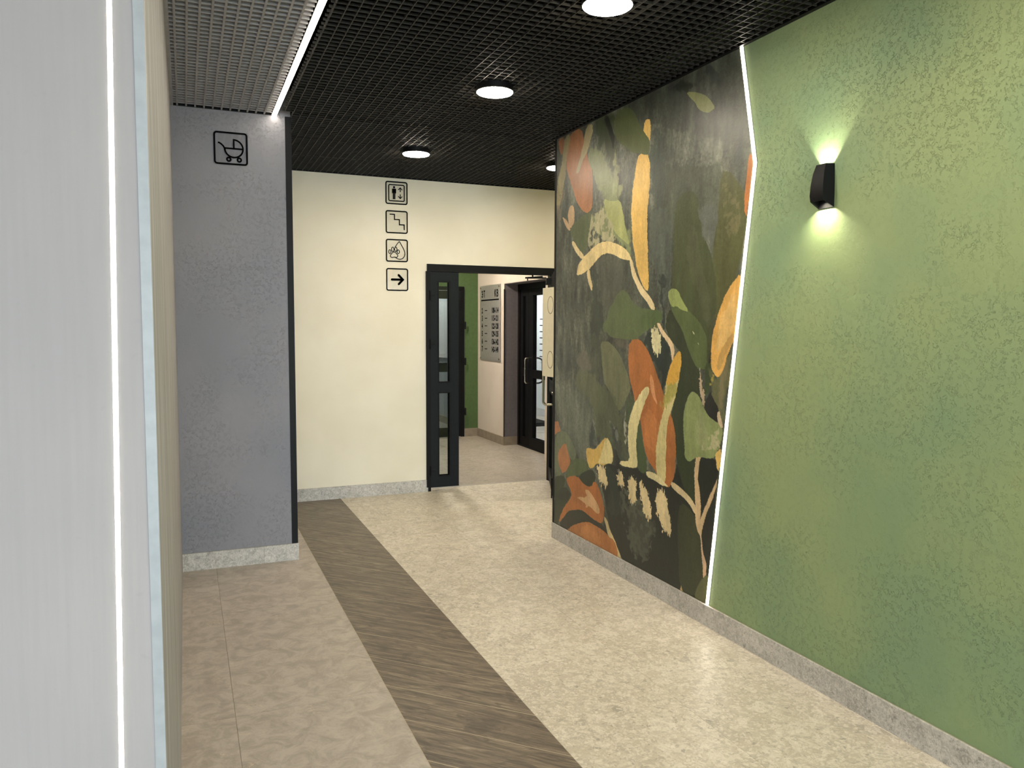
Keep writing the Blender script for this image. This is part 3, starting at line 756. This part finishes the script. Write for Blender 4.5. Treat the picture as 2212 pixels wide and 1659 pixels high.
# the print is laid out on the wall plane: shapes measured in the photograph are carried onto (y, z) of the wall
NU, NV = 470, 960
v = np.linspace(0, 1, NV); zz = BB+v*(H-BB)
yl = np.where(zz > 2.314, 2.989+(zz-2.314)/(H-2.314)*(3.107-2.989), 3.274+(zz-BB)/(2.314-BB)*(2.989-3.274))
u = np.linspace(0, 1, NU)
YY = yl[:, None]+(EY-.018-yl[:, None])*u[None, :]; ZZ = np.repeat(zz[:, None], NU, 1)
dx, dy, dz = RX, YY, ZZ-CAMZ
dep = dx*FW.x+dy*FW.y+dz*FW.z
PXX = 1106+FPX*(dx*RT.x+dy*RT.y+dz*RT.z)/dep; PYY = 829.5-FPX*(dx*UP.x+dy*UP.y+dz*UP.z)/dep
rs = np.random.RandomState(3)
def vnoise(sy_, sz_, oct_=3):
    """value noise on the wall, cells of sy_ by sz_ metres"""
    out = 0; amp = 1; tot = 0
    for o in range(oct_):
        a, b = sy_/2**o, sz_/2**o
        gy = (YY-2.9)/a; gz = ZZ/b; n1, n2 = int(gy.max())+3, int(gz.max())+3
        g_ = rs.rand(n2, n1); i, j = gz.astype(int), gy.astype(int); fz, fy = gz-i, gy-j
        fz = fz*fz*(3-2*fz); fy = fy*fy*(3-2*fy)
        out = out+amp*((g_[i, j]*(1-fy)+g_[i, j+1]*fy)*(1-fz)+(g_[i+1, j]*(1-fy)+g_[i+1, j+1]*fy)*fz); tot += amp; amp *= .55
    return out/tot
N1 = vnoise(.25, .5, 4); N2 = vnoise(.05, .22, 4); N3 = vnoise(.012, .012, 3); N4 = vnoise(.03, .04, 3); N5 = vnoise(.10, .10, 3); N6 = vnoise(.02, .09, 3); N7 = vnoise(.03, .03, 3); N8 = vnoise(.008, .03, 2)
def lin(c):
    c = np.array(c)/255.0; return np.where(c <= .04045, c/12.92, ((c+.055)/1.055)**2.4)
IMG = np.zeros((NV, NU, 3)); IMG[:] = lin((94, 95, 83))
IMG *= np.clip(1+(N1-.5)*2.2, .3, 2)[..., None]; IMG *= np.clip(1+(N2-.5)*2.0, .3, 2)[..., None]*(1+(N3-.5)*1.1)[..., None]*(1+(N6-.5)*.6)[..., None]
tq = np.clip((N5-.52)*5, 0, 1)[..., None]*.5; IMG = IMG*(1-tq)+lin((70, 78, 72))*tq*(.7+.6*N6[..., None])
def inside(poly, wx, wy):
    X = PXX+wx; Y = PYY+wy; ins = np.zeros(X.shape, bool)
    xs = [p[0] for p in poly]; ys = [p[1] for p in poly]
    bb = (X > min(xs)) & (X < max(xs)) & (Y > min(ys)) & (Y < max(ys))
    r = np.where(bb.any(1))[0]; c = np.where(bb.any(0))[0]
    if len(r) == 0: return ins
    s = (slice(r[0], r[-1]+1), slice(c[0], c[-1]+1)); X, Y = X[s], Y[s]; q = np.zeros(X.shape, bool)
    for i in range(len(poly)):
        x1, y1 = poly[i-1]; x2, y2 = poly[i]
        if y1 == y2: continue
        q ^= ((y1 > Y) != (y2 > Y)) & (X < (x2-x1)*(Y-y1)/(y2-y1)+x1)
    ins[s] = q; return ins
def paint(s, col, kind='', a=1.0, var=.10):
    poly = px(s)
    if len(poly) > 4 and kind != 'hard':               # round the outline a little
        o = []
        for i in range(len(poly)):
            p, q, r = poly[i-1], poly[i], poly[(i+1) % len(poly)]
            o += [(q[0]*.75+p[0]*.25, q[1]*.75+p[1]*.25), (q[0]*.75+r[0]*.25, q[1]*.75+r[1]*.25)]
        poly = o
    if kind == 'soft':                                 # several warped passes average to a soft watery edge
        al = sum(inside(poly, (N5-.5)*k+(N4-.5)*k*.8, (N1-.5)*k*1.3+(N6-.5)*k) for k in (8, 14, 22, 30))/4.0*a
    elif kind == 'dry':
        al = inside(poly, (N3-.5)*7+(N4-.5)*3, (N8-.5)*26)*1.0*a
    elif kind == 'speck':
        al = inside(poly, (N5-.5)*14, (N5-.5)*10)*np.clip((N7-.5)*9+.5, 0, 1)*a
    else:
        al = inside(poly, (N4-.5)*2.4, (N4-.5)*2.4)*1.0*a
    c = lin(col)[None, None]*(1+(N2-.5)*var*4+(N5-.5)*var*3+(N3-.5)*var*2.4+(N6-.5)*var*2)[..., None]
    al = al[..., None]
    global IMG
    IMG = IMG*(1-al)+c*al
# --- background washes, the top one being painted ceiling shade
paint('P 880,100 1900,-60 1900,1000 1500,900 1100,800 800,700 600,600', (62, 64, 56), 'soft', .55)  # darkens the mural's upper part: shade under the ceiling put into the colour
paint('P 940,1100 1500,1100 1540,1659 900,1659', (76, 80, 64), 'soft', .7)
paint('P 895,760 985,800 1010,1100 1000,1500 900,1500', (66, 74, 66), 'soft', .7)
paint('Q 880,0 1080,0 1080,640 1000,900 940,600 890,400', (94, 98, 90), 'soft', .6)
paint('Q 950,560 1010,560 1000,760 1020,1040 990,1040 985,760', (50, 56, 52), 'soft', .9)
paint('B 150,130 190,140 225,480 225,610 205,540 185,300', (52, 54, 46), 'soft', .9)
paint('B 560,240 610,190 660,520 740,860 700,1010 560,1010 540,700 580,500', (56, 62, 52), 'soft', .9)
paint('B 610,60 900,60 1000,400 880,600 760,780 700,700 640,300', (88, 86, 76), 'soft', .6)
paint('B 390,1260 600,1290 630,1420 560,1500 400,1490', (112, 106, 92), 'soft', .8)
paint('B 580,980 700,1100 680,1659 560,1659 560,1200', (78, 82, 66), 'soft', .7)
paint('B 670,1140 760,1120 850,1200 920,1300 1000,1500 1040,1659 C 1050,100 1000,250 900,420 860,300 740,60 B 720,1659 690,1350', (116, 116, 86), '', .9)
paint('B 370,1500 560,1500 700,1659 C 760,300 700,500 560,300 380,100', (104, 106, 78), 'soft', .8)
paint('C 560,300 700,0 900,300 950,560 1010,850 1040,1010 920,1000 850,800 780,700 650,780 600,600', (92, 96, 70), 'soft', .75)
paint('C 120,100 560,200 560,850 500,1000 380,960 230,600 120,400', (106, 110, 96), 'soft', .55)
paint('C 560,540 650,760 600,860 545,850', (58, 64, 60), 'soft', .9)
paint('C 790,480 850,560 920,760 1000,980 930,1000 860,800', (66, 70, 64), 'soft', .85)
paint('C 790,500 850,560 900,740 880,780 820,600', (140, 142, 132), 'speck', .5)
paint('C 1020,270 1035,330 1000,500 1010,700 990,820 965,760 965,560 1000,400', (176, 172, 150), 'speck', .9)
paint('C 1010,240 1120,140 1130,300 1080,420 1020,560 1000,400', (80, 90, 60), 'soft', .8)
# --- top right leaf and dark patch
paint('G 290,370 450,280 590,400 450,440 380,430', (42, 46, 36), 'soft', .95)
paint('G 720,150 800,120 900,300 760,440 720,300', (54, 60, 54), 'soft', .8)
paint('G 470,450 620,455 720,495 780,555 840,650 780,690 710,712 620,660 590,580 530,530', (140, 142, 92))
# --- upper left
paint('P 405,740 490,680 560,660 600,700 600,1170 540,1160 500,1000 440,880', (70, 76, 52), 'soft', .95)
paint('A 590,250 700,320 760,560 850,700 920,760 920,900 940,1030 1000,1250 1060,1480 1070,1640 1000,1560 930,1440 870,1360 700,1400 540,1200 640,1040 710,1000 700,900 640,760 560,560 510,380', (132, 138, 98), 'soft', .95)
paint('A 830,360 860,360 880,600 920,780 920,880 850,900 840,700', (150, 152, 108), 'soft', .8)
paint('A 700,900 820,950 920,920 950,1080 990,1300 1040,1500 950,1420 880,1360 800,1240 740,1100', (166, 166, 108))
paint('A 540,1150 640,1040 720,1010 780,1160 860,1340 870,1450 700,1440 600,1520 540,1560 500,1400', (176, 166, 132), 'speck', 1)
paint('A 480,1100 570,1070 540,1250 520,1450 470,1600 420,1540 330,1400 300,1300 360,1200', (92, 100, 68), '', .95)
paint('P 490,680 530,660 570,790 592,870 575,975 560,900 530,790', (36, 38, 32))
paint('P 105,880 160,845 150,980 130,1020 110,940', (160, 104, 74))
paint('P 215,815 305,770 330,920 370,1080 398,1150 400,1400 390,1480 335,1508 270,1430 230,1300 180,1150 172,1050 190,900', (178, 118, 78))
paint('A 500,10 585,-20 570,130 520,310 450,450 410,580 365,605 390,510 440,350 470,180', (186, 168, 126))
paint('A 235,150 305,110 290,260 250,420 245,600 210,820 190,930 160,1060 130,1060 140,700 205,430 220,250', (166, 150, 108), '', .9)
paint('A 130,850 240,800 200,1180 130,1260', (120, 108, 92), 'speck', .8)
paint('A 290,1000 340,990 356,1100 345,1220 300,1290 278,1220 272,1080', (196, 162, 126))
paint('A 200,1130 260,1180 310,1290 285,1315 230,1220', (196, 162, 126))
paint('A 322,1440 350,1438 400,1530 480,1620 450,1670 380,1590 330,1500', (224, 198, 150))
# --- yellow band with green blob over it
paint('P 860,700 898,708 893,900 870,850 828,812 840,740', (228, 184, 104))
paint('P 795,990 892,1000 885,1300 865,1480 862,1659 Q 862,0 868,300 878,660 860,715 820,650 780,540 760,400 735,250 728,0 P 728,1500 740,1300 770,1100', (228, 184, 104))
paint('P 590,650 690,590 760,640 800,760 860,840 888,900 882,990 850,1008 790,990 740,992 680,940 620,900 592,850', (92, 98, 62))
# --- arch and stems
paint('Q 258,580 265,520 300,440 370,370 430,310 500,278 570,288 640,318 700,365 735,440 700,445 640,430 590,400 530,380 480,395 430,450 380,508 330,550', (230, 202, 146))
paint('Q 348,540 370,512 378,580 397,650 392,715 372,660 358,610', (230, 202, 150))
paint('Q 712,430 740,440 755,520 780,590 820,670 870,730 912,790 938,872 900,870 865,800 820,750 790,700 760,630 733,570', (230, 204, 158))
# --- right hand leaves
paint('Q 1095,0 1080,640 1050,760 1070,850 1150,1000 1200,1150 1290,1370 1380,1380 1400,1200 1430,1000 1458,800 1450,600 1420,430 1370,290 1320,150 1310,-60 1250,-160 1150,-120', (74, 79, 50), '', .95)
paint('Q 1200,100 1290,200 1330,450 1390,700 1400,1000 1330,900 1260,600 1190,400', (92, 92, 68), 'soft', .6)
paint('Q 1310,-20 1420,-20 1480,60 1440,300 1420,400 1370,290 1320,150', (100, 102, 94), 'soft', .9)
paint('Q 1490,-300 1560,-330 1660,-200 1740,-40 1640,580 1530,720 1440,1000 1457,800 1450,600 1422,420 1430,300 1475,60', (90, 90, 54), '', .95)
paint('Q 1500,-250 1600,-200 1680,0 1640,300 1540,250 1500,0', (122, 114, 80), 'speck', .7)
paint('P 1745,990 1785,1060 1712,1530 1690,1480 1705,1250 1730,1040', (190, 120, 66), 'hard')
# --- dark ground of the lower half
paint('Q 1030,950 1060,850 1110,940 1160,1030 1190,1200 1290,1370 1340,1659 1010,1659 1100,1400 1160,1220 1100,1180 1020,1040', (54, 58, 40))
paint('D 0,200 160,230 290,400 310,560 200,980 110,720 40,500 -40,400', (40, 50, 46), 'soft', .95)
paint('R 360,540 450,525 560,560 690,560 800,590 900,680 980,660 1000,500 1330,470 1300,700 1240,1680 1030,1530 560,1300 470,950 430,700', (38, 41, 36))
paint('R 540,700 700,760 820,900 830,1200 700,1320 620,1100 560,900', (92, 94, 80), 'speck', .75)
paint('R 600,820 760,860 820,1060 760,1280 660,1200', (84, 86, 74), 'soft', .5)
paint('C 700,1050 790,1050 870,1150 890,1400 940,1659 770,1659 770,1400', (52, 60, 52), 'soft', .7)
paint('D 230,0 345,0 430,160 500,440 600,640 650,700 700,960 690,1160 500,960 440,1200 460,1680 335,1680 310,1330 280,1240 400,800 415,500 340,340 230,200', (56, 62, 42))
paint('D 700,600 800,600 800,760 760,860 740,1000 690,1000 720,800', (66, 78, 48))
paint('E 340,-20 455,-20 500,215 600,150 580,300 590,790 470,600 400,400 355,200', (54, 62, 40))
paint('D 730,640 790,620 800,720 860,780 960,600 1060,380 925,1420 880,1180 790,1000 800,860 750,740', (104, 102, 70), 'soft', .95)
paint('D 930,560 1010,480 960,900 930,1200 890,1100 900,800', (130, 118, 88), 'soft', .8)
paint('R 1030,830 1080,860 1140,940 1170,1080 1195,1180 1205,1390 1140,1560 1020,1510 1010,1200 1000,960', (60, 64, 44))
paint('R 1210,1380 1170,1440 1120,1560 1220,1650 1260,1400', (98, 98, 64))
paint('R 1030,1460 1045,1520 1015,1515', (214, 180, 130), 'hard')
# --- diagonal green leaf
paint('Q 1050,700 1080,680 1130,700 1160,780 1220,880 1290,940 1350,1040 1380,1130 1372,1370 1290,1370 1240,1270 1200,1150 1160,1030 1100,930 1060,830 1043,740', (90, 100, 60))
paint('Q 1043,740 1050,700 1080,680 1130,700 1160,780 1228,888 1160,870 1110,830 1080,845 1058,810', (152, 160, 96))
paint('D 545,195 575,220 610,290 640,380 620,360 575,280', (200, 200, 160), 'speck', 1)
# --- yellow right leaf
paint('Q 1665,545 1590,640 1530,740 1480,870 1440,1000 1415,1120 1406,1250 1413,1370 1440,1420 1470,1450 1507,1400 1532,1320 1555,1240 1590,1150 1640,1060 1690,700', (232, 176, 94))
paint('Q 1560,800 1640,700 1610,1080 1500,1180 1440,1200 1480,1000', (236, 192, 122), 'soft', .8)
paint('Q 1610,1050 1540,1130 1480,1240 1458,1340 1470,1395 1505,1350 1540,1230 1600,1130', (200, 156, 90))
paint('D 790,720 850,770 770,900 740,1020 695,1010 720,920 765,830', (172, 152, 72), 'speck', 1)
paint('D 635,700 665,700 672,860 702,1010 708,1090 696,1140 660,1030 640,900', (204, 176, 146), 'dry', .9)
# --- pale olive leaf, lower right
paint('D 560,945 620,985 660,1060 700,1170 770,1260 870,1340 940,1400 E 905,0 850,100 825,160 760,180 700,165 650,150 600,165 560,190 500,220 450,140 460,60 D 455,1659 438,1300 445,1200 480,1080 510,980', (146, 154, 100))
paint('D 620,1100 700,1300 750,1659 600,1659 600,1300', (162, 162, 118), 'soft', .6)
paint('D 900,1400 880,1659 640,1659 720,1520', (196, 184, 146), 'speck', .8)
paint('D 772,940 800,1020 885,1170 862,1260 872,1345 800,1290 740,1240 698,1150 710,1090 740,1010', (42, 41, 38))
paint('D 862,1200 892,1185 902,1270 935,1400 905,1395 872,1350 858,1270', (206, 180, 148))
paint('E 870,70 915,50 890,340 850,300 850,220 828,150', (232, 190, 108))
# --- orange leaf and sticks
paint('C 1120,440 1165,500 1200,800 1240,960 1250,1110 1210,1180 1120,1090', (74, 88, 56))
paint('Q 710,1125 800,1112 850,1180 890,1250 930,1370 970,1480 1010,1600 R 960,170 988,300 992,450 985,620 950,712 910,714 840,600 770,500 740,350 720,200 680,50 Q 760,1659 740,1550 710,1450 702,1300', (180, 110, 58))
paint('R 760,120 860,160 850,560 790,450 750,300', (210, 134, 78), 'soft', .5)
paint('C 1285,-80 1325,-20 1345,150 1385,330 1330,240 1290,130', (226, 156, 106), '', .85)
paint('C 1205,105 1260,80 1285,130 1232,260 1172,440 1132,600 1116,800 1120,950 1133,1040 1110,1090 1050,1092 910,1055 925,998 1040,1012 1012,800 1014,600 1040,440 1100,280 1160,180', (226, 208, 152))
paint('D 385,440 415,480 412,640 372,880 332,1060 290,1180 242,1350 225,1659 E 222,530 160,470 105,380 100,0 D 103,1620 120,1500 170,1260 205,1180 210,960 258,680 298,580 340,500', (214, 196, 138))
paint('D 385,440 415,480 412,640 372,860 218,900 258,680 298,580 340,500', (222, 170, 74))
paint('D 218,880 372,850 335,1050 290,1110 225,1160 202,1150', (172, 160, 80), 'soft', .9)
paint('Q 650,688 700,720 742,810 800,850 870,858 950,868 992,912 980,962 930,1002 850,1050 800,1092 760,1122 700,1118 600,1112 540,1090 520,1052 490,1062 483,1000 520,950 528,870 580,800 602,740', (96, 106, 70))
paint('Q 860,860 950,868 992,912 980,962 930,1002 850,1050 790,1000 820,900', (88, 104, 62), 'soft', .8)
paint('Q 580,1095 690,1100 700,1200 640,1180 600,1130', (104, 94, 82), 'soft', .7)
paint('Q 943,985 970,973 1000,1040 1042,1090 1087,1150 1100,1220 1077,1325 1066,1200 1028,1130 983,1070', (226, 194, 154))
paint('Q 903,1045 940,1015 975,1045 988,1150 972,1235 930,1240 908,1180 898,1100', (230, 216, 168), 'dry')
paint('R 763,583 850,615 905,680 940,715 880,700 830,662 765,632', (226, 208, 158))
# --- lower right branch
paint('E 298,455 400,528 480,606 555,690 595,775 592,880 520,742 430,642 350,584 285,512', (214, 188, 146))
paint('E 600,165 652,150 634,250 622,450 648,600 655,800 650,925 702,790 772,620 860,430 855,520 802,680 732,840 682,1000 662,1120', (216, 182, 140), 'hard')
paint('E 600,165 634,250 622,450 648,600 655,800 650,925 680,1000 655,1140 620,1080 598,1000 588,860 588,740 578,480 578,300', (216, 182, 140), 'hard')
paint('E 645,1120 662,1120 668,1200 692,1360 723,1480 722,1615 682,1645 680,1500 664,1300 655,1180', (218, 180, 146), 'hard')
# --- dry strokes
for s in ('R 385,550 430,538 458,600 472,690 430,715 400,640', 'R 548,600 575,585 594,650 592,735 560,712 540,640', 'R 628,638 682,636 692,740 686,848 640,835 626,740',
          'R 708,688 740,676 782,780 803,880 802,960 750,932 733,830', 'R 850,742 912,742 927,880 964,1020 944,1080 890,1055 850,920 833,840'):
    paint(s, (228, 202, 154), 'dry')
# --- lower left
paint('C 100,680 230,615 320,760 390,960 300,1010 250,800 170,830 140,950 205,1180 95,1210', (116, 122, 94), '', .85)
paint('C 92,1200 215,1175 250,1260 160,1420 92,1470', (60, 66, 46))
paint('C 92,1450 220,1300 330,1420 F 190,380 150,540 92,500', (50, 58, 42))
paint('C 130,1440 250,1360 330,1420 250,1500 150,1480', (44, 50, 38))
paint('C 300,1000 400,965 500,1000 545,1100 480,1130 390,1195 240,1215 265,1120', (92, 102, 64), '', .9)
paint('C 385,1190 560,1095 620,1180 585,1330 480,1305', (48, 55, 40))
paint('C 100,518 150,515 178,630 100,685', (183, 118, 76))
paint('C 240,772 270,880 312,1032 215,1182 168,1080 142,940 175,840', (183, 118, 74))
paint('C 498,860 530,838 600,870 680,770 750,705 800,780 833,920 822,1044 760,1038 700,1064 640,1034 580,1084 545,1106 513,1020 498,930', (224, 182, 98))
paint('C 700,860 750,705 800,780 833,920 822,1044 760,1038 640,1040 670,960', (230, 208, 146))
paint('C 255,1200 390,1186 470,1300 560,1332 602,1245 642,1310 692,1440 722,1600 F 722,370 706,524 620,492 530,422 450,352 380,347 300,352 240,412 148,525 190,380 250,270 320,190 310,110 258,15', (178, 108, 56))
paint('F 375,188 520,200 478,110 510,92 572,160 664,330 662,404 620,392 530,290 495,335 498,282 440,240', (214, 168, 122))
paint('F 150,545 240,412 300,352 450,352 530,422 620,492 706,530 780,700 640,565 520,505 420,515 330,545 260,615', (42, 45, 36))
paint('F 250,612 330,542 430,508 520,498 600,538 700,598 780,675 850,728 890,830 890,960 600,810 400,690', (178, 112, 60))
paint('F 400,560 560,520 650,620 700,760 560,760 420,680', (206, 136, 80), 'soft', .6)
paint('F 712,430 752,458 792,600 852,730 902,860 945,985 880,950 888,850 840,720 770,684 743,570', (208, 184, 136))
mus = bpy.data.meshes.new('mural'); nv = NU*NV
cos = np.zeros((nv, 3), np.float32); cos[:, 0] = RX-.0025; cos[:, 1] = YY.ravel(); cos[:, 2] = ZZ.ravel()
idx = np.arange(nv).reshape(NV, NU); q = np.stack([idx[:-1, :-1], idx[1:, :-1], idx[1:, 1:], idx[:-1, 1:]], -1).reshape(-1, 4)
mus.vertices.add(nv); mus.vertices.foreach_set('co', cos.ravel())
mus.loops.add(len(q)*4); mus.loops.foreach_set('vertex_index', q.ravel().astype(np.int32))
mus.polygons.add(len(q)); mus.polygons.foreach_set('loop_start', (np.arange(len(q))*4).astype(np.int32))
try: mus.polygons.foreach_set('loop_total', np.full(len(q), 4, np.int32))
except Exception: pass
mus.update(calc_edges=True); mus.validate()
ca = mus.color_attributes.new('print', 'FLOAT_COLOR', 'POINT')
cc = np.ones((nv, 4), np.float32); cc[:, :3] = np.clip(IMG.reshape(-1, 3)*np.array((.95, 1.0, .98)), 0, 1); ca.data.foreach_set('color', cc.ravel())
g = G('printed_botanical_mural'); at_ = g.n('ShaderNodeAttribute', attribute_name='print'); p = g.pos()
fine = g.noise(p, 210, 4, .7).outputs[0]; br = g.noise(g.vmath('MULTIPLY', p, (1, 3, 1)), 45, 4, .65).outputs[0]
cm = g.mix(1.0, at_.outputs[0], g.ramp(g.math('ADD', g.math('MULTIPLY', fine, .5), g.math('MULTIPLY', br, .5)), [(.3, (.78, .78, .78)), (.7, (1.18, 1.18, 1.18))]), 'MULTIPLY')
g.bump(g.noise(p, 120, 3, .6).outputs[0], .35, .002)
g.fin(cm, .36, 0, .5)
mo = link('mural', mus, g.m); tag(mo, 'printed botanical mural in grey, olive, orange and cream beside the green wall', 'mural')
bk = MB().prism([(3.107+.002, H), (2.989+.002, 2.314), (3.274+.002, BB), (EY-.018, BB), (EY-.018, H)], lambda u_, v_, d: (RX-d, u_, v_), 0, .0022).build('backing_sheet', M_ink, mo)
